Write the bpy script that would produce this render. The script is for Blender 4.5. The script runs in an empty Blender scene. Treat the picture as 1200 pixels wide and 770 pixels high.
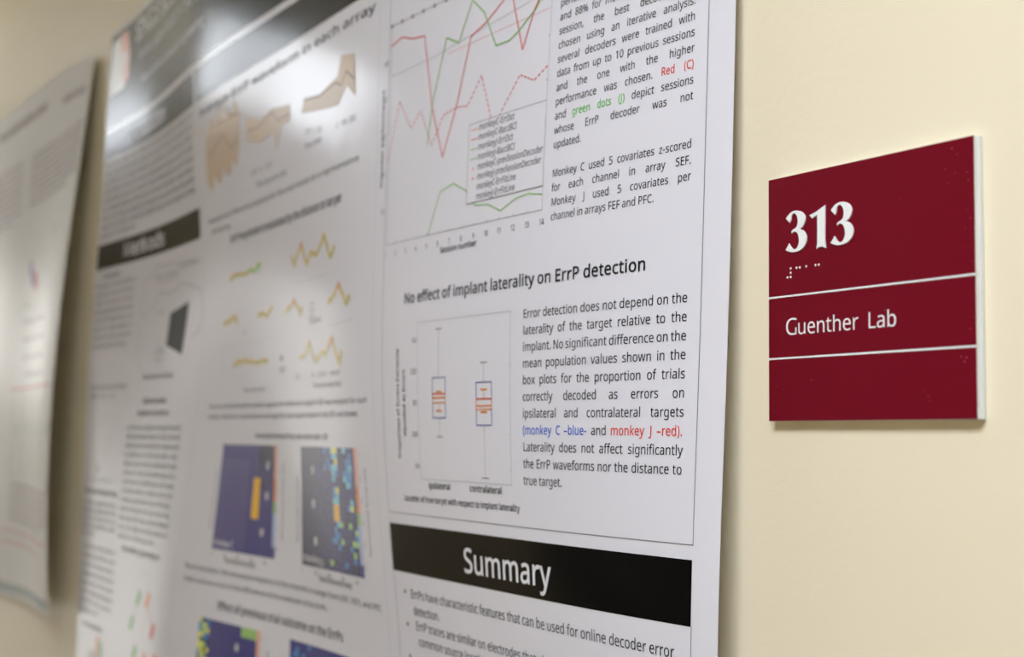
import bpy, bmesh, math, os, random
import numpy as np
from mathutils import Vector, Matrix
from mathutils.geometry import tessellate_polygon
random.seed(7)
scene = bpy.context.scene
COL = scene.collection

# ---------------------------------------------------------------- camera
cam = bpy.data.cameras.new('camera')
cam.sensor_width = 36.0
cam.lens = 50.586
cam.clip_start = 0.02
camo = bpy.data.objects.new('camera', cam)
COL.objects.link(camo)
YAW, PIT, ROL = 1.02628842, 0.07906888, 0.01228418
fw = Vector((-math.sin(YAW)*math.cos(PIT), math.cos(YAW)*math.cos(PIT), math.sin(PIT)))
r0 = Vector((math.cos(YAW), math.sin(YAW), 0)); u0 = r0.cross(fw)
cr = r0*math.cos(ROL)+u0*math.sin(ROL); cu = -r0*math.sin(ROL)+u0*math.cos(ROL)
CAMLOC = Vector((0.62850535, -0.55890113, -0.08353406))
camo.matrix_world = Matrix(((cr.x, cu.x, -fw.x, CAMLOC.x), (cr.y, cu.y, -fw.y, CAMLOC.y), (cr.z, cu.z, -fw.z, CAMLOC.z), (0, 0, 0, 1)))
cam.dof.use_dof = True
cam.dof.focus_distance = 0.86
cam.dof.aperture_fstop = 6.5
scene.camera = camo

# ---------------------------------------------------------------- world, exposure, lights
world = bpy.data.worlds.new('world'); scene.world = world
world.use_nodes = True
world.node_tree.nodes['Background'].inputs[0].default_value = (1.0, 0.98, 0.93, 1)
world.node_tree.nodes['Background'].inputs[1].default_value = 2.0   # overcast daylight beyond the added glazed end of the corridor
scene.view_settings.view_transform = 'Standard'
scene.view_settings.look = 'None'
scene.view_settings.gamma = 1
scene.view_settings.exposure = 0.0
scene.cycles.use_denoising = True

FLOOR, CEIL, FRONT = -1.50, 0.95, -2.10     # the sign's middle is the origin of heights
# ceiling lamps of the corridor: (x, y, length, width, strength, colour)
LAMPS = [(0.62, -1.02, 1.0, 0.55, 20.6, (0.90, 0.96, 1.08)),
         (-3.50, -0.98, 1.20, 0.58, 6.8, (0.86, 0.92, 1.0))]
FILL_LAMP = ((-3.0, 0.0, 0.16), 48.0, (1.0, 0.99, 0.95))   # fill lamp added out of view to brighten the left poster

# artwork coordinates of the poster in millimetres, measured on the flattened sheet
D={'F1': [(-407.7, 219.0), (-336.4, 220.0), (-203.4, 232.2)],
 'F2': [(-313.8, 217.8), (-178.2, 221.5)],
 'G1': [(-342.6, 150.1), (-335.8, 183.3), (-317.3, 231.2), (-298.6, 223.2), (-280.8, 252.6), (-263.4, 238.7), (-245.2, 208.9), (-227.7, 208.8), (-216.2, 213.3),
        (-196.3, 224.6), (-183.3, 239.5)],
 'G2': [(-336.2, 77.1), (-318.8, 109.1), (-298.7, 112.9), (-279.8, 104.9), (-265.3, 91.8), (-246.6, 89.8), (-229.5, 83.0), (-210.2, 89.4), (-193.6, 90.9),
        (-177.5, 88.0)],
 'K': {'BNL': -415.4,
       'BR': -19.3,
       'FL': -413.8,
       'PL': -1372.9,
       'PR': 2.9,
       'bl': -349.8,
       'br': -212.8,
       'c2': -904.6,
       'co': -248.8,
       'gap': -949.4,
       'h1l': -841.1,
       'h1r': -697.4,
       'h2l': -624.3,
       'h2r': -483.4,
       'i1l': -855.0,
       'i1r': -721.4,
       'i2l': -650.5,
       'i2r': -519.0,
       'ip': -315.0,
       's1': -409.7,
       's14': -176.8,
       'tk': -356.0,
       'tl': -166.4,
       'tl2': -196.8,
       'tr': -30.8,
       'tr2': -30.6},
 'KV': {'PT': 488.29,
        'a0': 209.02,
        'ad': -10.06,
        'ax': 77.03,
        'axl': 70.67,
        'b0': 2.78,
        'bb': -190.64,
        'bd': -11.6,
        'bpb': -114.11,
        'bpt': 8.85,
        'bt': -151.7,
        'cp0': -53.07,
        'cp1': -228.58,
        'cpm': -64.58,
        'dh': 127.94,
        'eh': -264.75,
        'hb': 302.99,
        'hbm': -203.49,
        'hd': 25.55,
        'ht': -91.83,
        'it': -276.87,
        'mb': 145.7,
        'mk': 262.36,
        'mt': 181.26,
        'st': 345.4,
        't0': -4.56,
        'td': -24.8,
        'uc': 157.42,
        'vbox': -142.85,
        'wh': 284.37},
 'R1': [(-410.0, 245.3), (-391.3, 248.9), (-372.2, 243.1), (-352.9, 241.0), (-336.3, 178.6), (-317.0, 136.4), (-298.8, 172.2), (-280.7, 224.1), (-259.5, 230.5),
        (-237.6, 241.8), (-228.1, 247.2), (-210.0, 198.1), (-197.3, 224.9), (-185.5, 241.3)],
 'R2': [(-410.8, 147.5), (-392.4, 195.0), (-371.2, 168.8), (-355.1, 180.1), (-335.3, 148.4), (-318.1, 169.4), (-298.1, 172.2), (-281.6, 170.2), (-263.2, 190.0),
        (-248.0, 156.0), (-241.0, 148.6), (-235.4, 155.5), (-211.3, 179.9), (-193.3, 172.1), (-176.5, 180.2)],
 'W': [[(-841.5, 87.6), (-824.3, 90.8), (-809.9, 91.0), (-798.2, 89.1), (-783.9, 91.6), (-760.7, 90.2), (-744.3, 95.3)],
       [(-646.1, 91.1), (-637.5, 84.5), (-617.6, 103.3), (-600.9, 80.8), (-588.3, 90.4), (-573.9, 86.1), (-553.2, 101.2), (-536.6, 80.1), (-525.8, 88.7)],
       [(-862.9, 42.0), (-845.2, 41.9), (-827.7, 45.6), (-818.9, 40.2)], [(-753.5, 42.5), (-736.7, 42.3), (-720.1, 41.1), (-708.8, 48.4)],
       [(-667.5, 41.8), (-656.5, 41.9), (-639.7, 51.0), (-621.1, 35.0), (-615.5, 40.5)], [(-539.5, 40.3), (-528.0, 43.3), (-512.9, 55.0), (-496.9, 34.4), (-486.7, 40.0)],
       [(-827.2, -6.4), (-808.0, -3.3), (-785.9, -3.3), (-763.8, -6.0), (-742.1, -4.1), (-723.1, -5.8)],
       [(-622.3, -6.6), (-608.7, -6.4), (-594.8, 5.5), (-576.9, -13.6), (-563.7, -6.0), (-548.6, -6.7), (-531.3, 6.9), (-510.7, -15.5), (-506.0, -7.1)]],
 'box': [(-322.4, -35.4), (-302.1, -35.7), (-324.3, -66.6), (-304.1, -66.4), (-259.1, -40.7), (-237.7, -40.7), (-259.9, -72.1), (-238.4, -71.8)],
 'boxred': [(-313.0, -46.3), (-313.1, -48.3), (-313.2, -50.9), (-313.3, -54.5), (-313.6, -61.0), (-248.8, -46.0), (-248.9, -52.6), (-249.0, -57.9), (-249.1, -60.9),
            (-248.2, -62.5)],
 'bxl': [(-337.7, -121.0), (-302.2, -120.7), (-273.1, -121.2), (-225.9, -120.3), (-382.1, -131.8), (-202.3, -132.6)],
 'byl': [(-387.9, -98.5), (-380.2, -10.1), (-374.3, -80.6), (-369.6, -27.2)],
 'c1': [(-1363.3, 294.7), (-964.6, 295.4), (-1360.8, 185.8), (-955.3, 187.5)],
 'cap': [(-896.9, -52.3), (-447.1, -53.4), (-898.9, -63.5), (-466.9, -65.0)],
 'caps': [(-317.6, 2.1), (-315.9, -80.9), (-248.6, -26.2), (-249.2, -110.4)],
 'chA': [(-913.3, 209.1), (-903.4, 265.9), (-854.5, 277.9), (-792.1, 264.1), (-800.4, 196.6)],
 'chAl': [(-897.2, 232.8), (-849.5, 248.5), (-822.6, 228.3), (-801.4, 236.2)],
 'chB': [(-777.2, 228.2), (-771.7, 253.6), (-732.8, 244.5), (-696.6, 248.6), (-646.8, 242.5), (-647.2, 226.7), (-672.4, 226.1), (-686.2, 203.5), (-692.8, 224.4),
         (-729.5, 220.0)],
 'chBl': [(-770.6, 238.4), (-738.7, 236.4), (-696.8, 245.1), (-682.2, 233.3), (-647.0, 233.7)],
 'chC': [(-615.0, 227.5), (-607.7, 240.7), (-565.4, 236.3), (-522.1, 243.7), (-514.5, 261.6), (-484.6, 256.4), (-481.0, 217.5), (-501.2, 231.2), (-521.2, 217.5),
         (-544.9, 218.9), (-588.5, 224.1)],
 'chCl': [(-607.7, 239.0), (-565.4, 234.6), (-526.1, 238.8), (-513.4, 233.7), (-501.7, 244.2), (-483.6, 233.1)],
 'cp': [(-909.4, -229.3), (-445.5, -228.1), (-910.2, -243.4), (-566.1, -241.0)],
 'dh': [(-838.1, 128.6), (-509.5, 126.9)],
 'eh': [(-813.0, -265.1), (-532.3, -264.5)],
 'grid': [[15.5, 17.0, 19.5, 23.5, 26.8, 26.4, 20.7, 11.2, 2.0], [22.0, 21.8, 22.0, 23.7, 25.1, 23.0, 16.1, 7.6, 2.1],
          [29.0, 28.0, 26.2, 24.4, 21.2, 15.4, 7.1, 5.1, 6.8], [35.6, 35.3, 33.0, 26.4, 15.2, 5.2, 1.4, 8.3, 16.6], [39.3, 41.1, 40.3, 30.6, 10.9, 1.6, 9.4, 22.1, 30.3],
          [37.5, 40.7, 42.9, 33.8, 8.0, 7.3, 25.1, 36.5, 41.0], [29.2, 30.2, 30.4, 23.2, 6.6, 13.0, 27.4, 36.6, 42.1],
          [17.7, 14.3, 9.9, 7.7, 12.4, 20.6, 26.9, 32.1, 37.5], [8.1, 3.6, 0.4, 11.2, 30.1, 31.1, 33.6, 33.1, 33.1], [3.4, 1.0, -1.6, 16.7, 40.4, 34.4, 34.8, 31.3, 27.4],
          [1.9, 2.6, 6.0, 21.9, 34.8, 33.5, 27.1, 22.7, 19.1], [2.2, 7.1, 16.3, 28.2, 32.1, 29.2, 16.4, 12.4, 10.7], [3.0, 7.9, 17.6, 25.7, 13.1, 7.4, 4.5, 4.8, 5.0],
          [3.2, 5.9, 10.4, 12.3, 3.1, 1.2, 1.8, 2.5, 3.0]],
 'hcol': [(-529.9, -91.8), (-541.3, -168.6), (-508.4, -118.0), (-547.3, -130.8), (-526.1, -142.1), (-526.8, -179.2)],
 'hd1': [(-714.6, -111.9), (-714.2, -142.2), (-722.3, -179.5), (-591.7, -113.1), (-592.6, -144.7), (-589.6, -179.2)],
 'head': [(-373.5, 24.1), (-68.0, 27.1)],
 'hl': [(-752.9, -84.2), (-547.9, -83.0)],
 'hm': [(-842.5, -202.1), (-793.3, -197.9), (-616.8, -198.5), (-570.8, -199.5)],
 'ht': [(-807.7, -218.1), (-733.9, -216.1), (-582.3, -214.6), (-506.7, -215.1)],
 'hy': [(-749.4, -127.4), (-729.2, -126.7), (-752.1, -167.1), (-732.2, -166.1)],
 'i': [(-850.5, -278.9), (-814.3, -313.9), (-736.4, -281.1), (-762.5, -298.7)],
 'intro': [(-1254.1, 316.7), (-1106.7, 312.7)],
 'l2': [(-1363.8, -166.4), (-1205.8, -160.1), (-1370.4, -179.6), (-1205.2, -174.3), (-1372.6, -220.9), (-1360.3, -238.8), (-1191.3, -231.1), (-1359.8, -323.7),
        (-1340.8, -345.8), (-1231.2, -338.2), (-1294.8, -32.7), (-1329.6, -102.2)],
 'leg': [(-277.3, 153.9), (-176.2, 155.7), (-278.3, 93.4), (-176.8, 94.3)],
 'legend_end': [(-215.7, 147.9), (-212.3, 140.4), (-216.3, 133.6), (-213.6, 126.2), (-178.5, 118.5), (-180.2, 111.4), (-210.5, 103.1), (-211.4, 96.4)],
 'legrow': [(-264.7, 148.8), (-264.1, 140.8), (-263.5, 133.6), (-263.7, 125.5), (-263.2, 118.5), (-264.0, 111.5), (-263.5, 103.6), (-264.3, 96.2)],
 'logo': [(-1357.3, 477.2), (-1279.0, 466.0), (-1330.4, 313.9), (-1258.1, 319.8), (-1301.7, 476.3), (-1274.8, 411.5)],
 'low': [(-1070.7, -275.1), (-1083.0, -307.9), (-1029.3, -276.0), (-997.8, -307.8), (-985.2, -342.0), (-1054.8, -256.4), (-1247.9, -346.8), (-1225.0, -343.9)],
 'meth': [(-1256.1, 157.3), (-1102.4, 153.3), (-1258.9, 176.2)],
 'mon': [(-1062.6, 65.9), (-991.3, 75.6), (-1009.4, 13.2), (-1070.8, 26.8)],
 'sk': [(-1178.8, 76.0), (-1163.9, 113.8), (-1123.3, 129.9), (-950.0, 120.1), (-1135.8, 73.2), (-1066.5, 89.6), (-946.3, 85.0), (-937.4, 49.7), (-972.2, 31.9)],
 'sq': [(-495.8, 191.7), (-664.5, 195.1), (-681.3, -4.8)],
 'sub': [(-1337.9, 131.8), (-1269.6, 131.9), (-1367.8, 121.0), (-1214.0, 118.0), (-1356.8, 33.8), (-1201.9, 36.1), (-1146.4, -12.3), (-1033.5, -13.4), (-1136.5, -45.0),
         (-1049.5, -43.0), (-1155.1, -59.9), (-1034.9, -57.5), (-1194.5, -77.4), (-981.4, -76.9), (-1163.1, -229.1), (-978.0, -215.5), (-1131.5, -238.3),
         (-1000.1, -225.0)],
 'sum': [(-287.5, -182.2), (-164.1, -180.7), (-285.1, -163.4), (-396.3, -206.2), (-384.7, -210.6), (-34.5, -210.5), (-381.8, -224.6), (-335.8, -223.3), (-393.3, -232.4),
         (-379.5, -236.3), (-199.3, -230.5), (-376.5, -247.8), (-260.3, -241.3), (-392.3, -258.2)],
 'title': [(-1288.0, 470.6), (-1055.3, 445.2), (-1260.0, 435.5), (-1058.9, 416.2)],
 'tse': [(-750.2, 175.7), (-658.8, 174.3), (-607.1, 191.4), (-561.1, 189.9)],
 'uc': [(-913.2, 156.0), (-471.0, 159.1), (-902.5, 143.4), (-836.4, 145.0)],
 'wh': [(-741.9, 281.4), (-442.6, 284.2), (-931.4, 285.9)],
 'wl': [(-795.4, -36.7), (-729.2, -35.4), (-585.5, -37.2), (-507.3, -36.9), (-593.4, 30.3), (-556.2, 30.1), (-677.0, -18.2), (-638.2, 12.8), (-641.8, -21.7),
        (-800.7, 31.8)],
 'xlab': [(-315.8, 60.8), (-261.1, 61.4)],
 'ylab': [(-421.7, 125.2), (-420.1, 211.0)],
 'yt': [(-415.6, 232.0), (-417.0, 201.6), (-417.8, 169.7), (-417.6, 138.5), (-416.4, 106.4)]}
# ---------------------------------------------------------------- helpers
def mat(name, rgb, rough=0.5, spec=0.5, emit=None, bump=None, coat=0.0, vary=None, trans=0.0):
    m = bpy.data.materials.new(name); m.use_nodes = True
    nt = m.node_tree; b = nt.nodes['Principled BSDF']
    b.inputs['Base Color'].default_value = (*rgb, 1)
    b.inputs['Roughness'].default_value = rough
    b.inputs['Specular IOR Level'].default_value = spec
    if coat: b.inputs['Coat Weight'].default_value = coat
    if emit:
        b.inputs['Emission Color'].default_value = (*emit[0], 1)
        b.inputs['Emission Strength'].default_value = emit[1]
    if bump or vary:
        tc = nt.nodes.new('ShaderNodeTexCoord')
    if bump:
        prev = None
        for sc, st, dist in bump:
            n = nt.nodes.new('ShaderNodeTexNoise'); n.inputs['Scale'].default_value = sc
            n.inputs['Detail'].default_value = 3
            nt.links.new(tc.outputs['Object'], n.inputs['Vector'])
            bp = nt.nodes.new('ShaderNodeBump'); bp.inputs['Strength'].default_value = st
            bp.inputs['Distance'].default_value = dist
            nt.links.new(n.outputs['Fac'], bp.inputs['Height'])
            if prev: nt.links.new(prev.outputs['Normal'], bp.inputs['Normal'])
            prev = bp
        nt.links.new(prev.outputs['Normal'], b.inputs['Normal'])
    if vary:
        n = nt.nodes.new('ShaderNodeTexNoise'); n.inputs['Scale'].default_value = vary[0]; n.inputs['Detail'].default_value = 4
        nt.links.new(tc.outputs['Object'], n.inputs['Vector'])
        mx = nt.nodes.new('ShaderNodeMix'); mx.data_type = 'RGBA'
        mx.inputs[6].default_value = (*rgb, 1); mx.inputs[7].default_value = (*vary[1], 1)
        nt.links.new(n.outputs['Fac'], mx.inputs[0]); nt.links.new(mx.outputs[2], b.inputs['Base Color'])
    if trans:      # thin paper lets some light through
        tl = nt.nodes.new('ShaderNodeBsdfTranslucent'); tl.inputs['Color'].default_value = (0.95, 0.90, 0.80, 1)
        ms = nt.nodes.new('ShaderNodeMixShader'); ms.inputs[0].default_value = trans
        out = nt.nodes['Material Output']
        nt.links.new(b.outputs[0], ms.inputs[1]); nt.links.new(tl.outputs[0], ms.inputs[2]); nt.links.new(ms.outputs[0], out.inputs[0])
    return m

M = {
 'wall': mat('cream_paint', (0.86, 0.785, 0.60), 0.45, 0.3, bump=[(140, 0.35, 0.0006), (14, 0.2, 0.002)], vary=(3, (0.845, 0.76, 0.56))),
 'wall2': mat('tan_paint', (0.66, 0.53, 0.33), 0.6, 0.3),
 'doorwood': mat('added_door_veneer', (0.045, 0.028, 0.018), 0.45, 0.3, vary=(6, (0.03, 0.018, 0.012))),
 'ceil': mat('ceiling_white', (0.78, 0.77, 0.72), 0.9, vary=(60, (0.70, 0.69, 0.64))),
 'floor': mat('floor_vinyl', (0.42, 0.38, 0.32), 0.4, vary=(8, (0.30, 0.27, 0.22))),
 'base': mat('baseboard_rubber', (0.10, 0.08, 0.07), 0.5),
 'frame': mat('lamp_frame_white', (0.8, 0.8, 0.78), 0.4),
 'paper': mat('poster_paper', (0.86, 0.86, 0.925), 0.15, 0.22, bump=[(9, 0.12, 0.004)], trans=0.16),
 'ink': mat('black_ink', (0.005, 0.0048, 0.0045), 0.17, 0.15, bump=[(9, 0.12, 0.004)]),
 'text': mat('text_ink', (0.012, 0.012, 0.014), 0.3, 0.25),
 'grey': mat('grey_ink', (0.23, 0.23, 0.24), 0.3),
 'lgrey': mat('light_grey_ink', (0.50, 0.50, 0.52), 0.3),
 'white': mat('white_print', (0.80, 0.80, 0.84), 0.25),
 'red': mat('red_ink', (0.75, 0.06, 0.03), 0.3),
 'red2': mat('pink_red_ink', (0.74, 0.085, 0.07), 0.3),
 'green': mat('green_ink', (0.10, 0.52, 0.05), 0.3),
 'green2': mat('olive_green_ink', (0.22, 0.50, 0.10), 0.3),
 'blue': mat('blue_ink', (0.03, 0.13, 0.62), 0.3),
 'navyline': mat('navy_line_ink', (0.10, 0.12, 0.38), 0.3),
 'orange': mat('orange_ink', (0.80, 0.28, 0.06), 0.3),
 'logo': mat('logo_orange_red', (0.72, 0.17, 0.03), 0.3),
 'ochre': mat('ochre_ink', (0.62, 0.36, 0.03), 0.3),
 'tan': mat('tan_band_ink', (0.52, 0.38, 0.24), 0.3),
 'brown': mat('brown_ink', (0.26, 0.13, 0.06), 0.3),
 'peach': mat('peach_ink', (0.85, 0.42, 0.30), 0.3),
 'pink': mat('pink_ink', (0.85, 0.42, 0.42), 0.3),
 'slate': mat('screen_ink', (0.012, 0.014, 0.018), 0.3, 0.1),
 'n0': mat('navy_a', (0.035, 0.035, 0.16), 0.25), 'n1': mat('navy_b', (0.05, 0.055, 0.24), 0.25),
 'n2': mat('navy_c', (0.075, 0.075, 0.26), 0.25), 'n3': mat('navy_d', (0.022, 0.024, 0.085), 0.25),
 'c0': mat('cell_blue', (0.06, 0.24, 0.55), 0.25), 'c1': mat('cell_cyan', (0.20, 0.62, 0.75), 0.25),
 'c2': mat('cell_yellow', (0.85, 0.80, 0.12), 0.25), 'c3': mat('cell_orange', (0.85, 0.48, 0.03), 0.25),
 'c4': mat('cell_green', (0.35, 0.60, 0.20), 0.25),
 'paleblue': mat('pale_blue_ink', (0.45, 0.55, 0.80), 0.3),
 'paper2': mat('second_poster_paper', (0.94, 0.94, 0.95), 0.6, 0.5, trans=0.25),
 'rose': mat('rose_ink', (0.82, 0.36, 0.36), 0.65, 0.2),
 'mauve': mat('mauve_grey_ink', (0.34, 0.27, 0.31), 0.65, 0.2), 'sage': mat('sage_ink', (0.38, 0.55, 0.36), 0.65, 0.2),
 'palegrey': mat('pale_grey_ink', (0.45, 0.50, 0.50), 0.65, 0.2), 'violet': mat('violet_ink', (0.35, 0.28, 0.60), 0.65, 0.2),
 'maroon': mat('maroon_face', (0.165, 0.0025, 0.013), 0.35, 0.2, bump=[(900, 0.08, 0.0002)]),
 'acrylic': mat('white_acrylic', (0.86, 0.87, 0.85), 0.28),
 'acrylic2': mat('white_backing', (0.80, 0.84, 0.82), 0.35),
 'letter': mat('raised_letter_white', (0.88, 0.90, 0.89), 0.25),
 'speck': mat('pink_scuff', (0.60, 0.22, 0.25), 0.5),
 'lampA': mat('lamp_diffuser_warm', (0.8, 0.8, 0.8), 0.5, emit=(LAMPS[0][5], LAMPS[0][4])),
 'lampFill': mat('fill_lamp_shade', (0.8, 0.8, 0.8), 0.5, emit=(FILL_LAMP[2], FILL_LAMP[1])),
 'lampB': mat('lamp_diffuser_cool', (0.8, 0.8, 0.8), 0.5, emit=(LAMPS[1][5], LAMPS[1][4])),
}

def glass():
    m = bpy.data.materials.new('clear_glass'); m.use_nodes = True; nt = m.node_tree
    for n in list(nt.nodes): nt.nodes.remove(n)
    o = nt.nodes.new('ShaderNodeOutputMaterial'); mx = nt.nodes.new('ShaderNodeMixShader'); fr = nt.nodes.new('ShaderNodeFresnel')
    tr = nt.nodes.new('ShaderNodeBsdfTransparent'); gl = nt.nodes.new('ShaderNodeBsdfGlossy'); gl.inputs['Roughness'].default_value = 0.02
    fr.inputs['IOR'].default_value = 1.3
    nt.links.new(fr.outputs[0], mx.inputs[0]); nt.links.new(tr.outputs[0], mx.inputs[1]); nt.links.new(gl.outputs[0], mx.inputs[2]); nt.links.new(mx.outputs[0], o.inputs[0])
    return m
M['glass'] = glass()

def link(name, me, mats, parent=None, smooth=False):
    o = bpy.data.objects.new(name, me); COL.objects.link(o)
    for k in (mats if isinstance(mats, (list, tuple)) else [mats]): me.materials.append(M[k])
    if smooth:
        me.polygons.foreach_set('use_smooth', [True]*len(me.polygons))
    if parent: o.parent = parent
    return o

def box(bm, a, b):
    a, b = Vector(a), Vector(b)
    r = bmesh.ops.create_cube(bm, size=1.0)
    for v in r['verts']:
        v.co = Vector(((a[i]+b[i])/2 + v.co[i]*(b[i]-a[i]) for i in range(3)))
    return r['verts']

def box_obj(name, a, b, m, parent=None, bevel=0.0, seg=2):
    bm = bmesh.new(); box(bm, a, b)
    if bevel: bmesh.ops.bevel(bm, geom=bm.edges[:], offset=bevel, segments=seg, affect='EDGES', profile=0.5)
    me = bpy.data.meshes.new(name); bm.to_mesh(me); bm.free()
    return link(name, me, m, parent)

def empty(name, loc, label, cat):
    o = bpy.data.objects.new(name, None); COL.objects.link(o)
    o.empty_display_size = 0.05; o.location = loc; o['label'] = label; o['category'] = cat
    return o

def struct(o): o['kind'] = 'structure'; return o

# ---------------------------------------------------------------- corridor shell
X0, X1 = -7.0, 3.6
struct(box_obj('wall_back', (X0-.1, 0, FLOOR), (X1+.1, 0.12, CEIL), 'wall'))
struct(box_obj('wall_front', (X0-.1, FRONT-.12, FLOOR), (X1+.1, FRONT, CEIL), 'wall2'))
# unseen glazed end, added so that daylight puts sheen on the left poster
WY0, WY1, WZ0, WZ1 = FRONT+.12, -.12, FLOOR+.12, CEIL-.25
bm = bmesh.new()
for a, b_ in (((X0-.1, FRONT, FLOOR), (X0, WY0, CEIL)), ((X0-.1, WY1, FLOOR), (X0, 0, CEIL)), ((X0-.1, WY0, FLOOR), (X0, WY1, WZ0)), ((X0-.1, WY0, WZ1), (X0, WY1, CEIL))): box(bm, a, b_)
me = bpy.data.meshes.new('wall_left'); bm.to_mesh(me); bm.free(); struct(link('wall_left', me, 'wall'))
win = struct(box_obj('added_window_1', (X0-.07, WY0, WZ0), (X0-.03, WY0+.05, WZ1), 'frame'))
ym = (WY0+WY1)/2
for nm, a, b_ in (('window_frame', (X0-.07, WY1-.05, WZ0), (X0-.03, WY1, WZ1)), ('window_frame', (X0-.07, WY0+.05, WZ0), (X0-.03, WY1-.05, WZ0+.05)), ('window_frame', (X0-.07, WY0+.05, WZ1-.05), (X0-.03, WY1-.05, WZ1)), ('mullion', (X0-.07, ym-.02, WZ0+.05), (X0-.03, ym+.02, WZ1-.05))):
    box_obj(nm, a, b_, 'frame', win)
for a, b_ in ((WY0+.05, ym-.02), (ym+.02, WY1-.05)): box_obj('pane', (X0-.055, a, WZ0+.05), (X0-.049, b_, WZ1-.05), 'glass', win)
struct(box_obj('wall_right', (X1, FRONT, FLOOR), (X1+.1, 0, CEIL), 'wall'))
# unseen dark double door, added to darken the reflection in the Summary banner
d1 = struct(box_obj('added_door_1', (-3.45, FRONT, FLOOR), (-2.425, FRONT+.045, .62), 'doorwood', bevel=.003))
box_obj('door_handle', (-2.52, FRONT+.045, -.50), (-2.49, FRONT+.09, -.36), 'frame', d1)
d2 = struct(box_obj('added_door_2', (-2.42, FRONT, FLOOR), (-1.39, FRONT+.045, .62), 'doorwood', bevel=.003))
box_obj('door_handle', (-2.355, FRONT+.045, -.50), (-2.325, FRONT+.09, -.36), 'frame', d2)
for i_, (a, b_) in enumerate((((-3.54, FRONT, FLOOR), (-3.455, FRONT+.055, .71)), ((-1.385, FRONT, FLOOR), (-1.30, FRONT+.055, .71)), ((-3.455, FRONT, .625), (-1.385, FRONT+.055, .71)))):
    struct(box_obj('added_door_trim_%d' % (i_+1), a, b_, 'base'))
struct(box_obj('floor', (X0-.1, FRONT-.12, FLOOR-.1), (X1+.1, .12, FLOOR), 'floor'))
struct(box_obj('ceiling', (X0-.1, FRONT-.12, CEIL), (X1+.1, .12, CEIL+.1), 'ceil'))
struct(box_obj('baseboard_back', (X0, -.008, FLOOR), (X1, 0, FLOOR+.10), 'base'))
struct(box_obj('baseboard_front', (-1.30, FRONT, FLOOR), (X1, FRONT+.008, FLOOR+.10), 'base'))
for i, (lx, ly, ll, lw, s, c) in enumerate(LAMPS):
    t = empty('ceiling_light', (lx, ly, CEIL), ['white framed ceiling light panel nearest the maroon room sign', 'dim cool white ceiling light panel further down the corridor'][i], 'light')
    bm = bmesh.new()
    for a, b in (((-ll/2-.03, -lw/2-.03, -.03), (ll/2+.03, -lw/2, 0)), ((-ll/2-.03, lw/2, -.03), (ll/2+.03, lw/2+.03, 0)),
                 ((-ll/2-.03, -lw/2, -.03), (-ll/2, lw/2, 0)), ((ll/2, -lw/2, -.03), (ll/2+.03, lw/2, 0))): box(bm, a, b)
    me = bpy.data.meshes.new('frame'); bm.to_mesh(me); bm.free(); link('frame', me, 'frame', t)
    box_obj('diffuser', (-ll/2, -lw/2, -.02), (ll/2, lw/2, -.006), ['lampA', 'lampB'][i], t)

t = empty('fill_lamp', FILL_LAMP[0], 'small added fill lamp with half round shade on the cream wall', 'lamp')  # invented lamp outside the view, lights the second poster from its left
box_obj('back_plate', (-.06, -.015, -.17), (.06, 0, .17), 'frame', t, .003)
bm = bmesh.new(); q = bmesh.ops.create_cone(bm, cap_ends=True, segments=24, radius1=.075, radius2=.075, depth=.28)
for v in q['verts']: v.co = Vector((v.co.x, min(v.co.y, .05)-.085, v.co.z))
me = bpy.data.meshes.new('lamp_shade'); bm.to_mesh(me); bm.free(); link('lamp_shade', me, 'lampFill', t)
for z in (-.145, .145): box_obj('bracket', (-.02, -.09, z-.004), (.02, -.014, z+.004), 'frame', t)

# ---------------------------------------------------------------- lettering
FD = bpy.utils.system_resource('DATAFILES', path='fonts') or ''
def font(fn):
    try: return bpy.data.fonts.load(os.path.join(FD, fn))
    except Exception: return None
FONT = font('NotoSansHebrew-Regular.woff2')
GC = {}
def glyph_raw(s, bold, res):
    c = bpy.data.curves.new('glyph', 'FONT'); c.body = s; c.resolution_u = res
    if FONT: c.font = FONT
    if bold: c.offset = bold
    o = bpy.data.objects.new('glyph', c)
    me = o.to_mesh()
    n = len(me.vertices)
    co = np.empty(n*3); me.vertices.foreach_get('co', co); co = co.reshape(-1, 3)[:, :2].copy()
    faces = [tuple(p.vertices) for p in me.polygons]
    o.to_mesh_clear(); bpy.data.objects.remove(o); bpy.data.curves.remove(c)
    return co, faces
def glyph(ch, bold=0.0, res=2):
    if ch in 'gM': bold = 0.0        # these outlines do not survive thickening
    k = (ch, bold, res)
    if k not in GC:
        bar = glyph_raw('|', 0, 1)[0][:, 0].min()
        if ch == ' ':
            adv = glyph_raw('x x', 0, 1)[0][:, 0].max() - glyph_raw('xx', 0, 1)[0][:, 0].max()
            GC[k] = (np.zeros((0, 2)), [], adv)
        else:
            co, f = glyph_raw(ch, bold, res)
            adv = glyph_raw(ch+'|', 0, 1)[0][:, 0].max() - glyph_raw('|', 0, 1)[0][:, 0].max()
            GC[k] = (co, f, adv + bold*1.2)
    return GC[k]
XH = glyph('x')[0][:, 1].max()      # x-height of the font at size 1

def wwidth(w, bold): return sum(glyph(c, bold)[2] for c in w)

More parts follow.
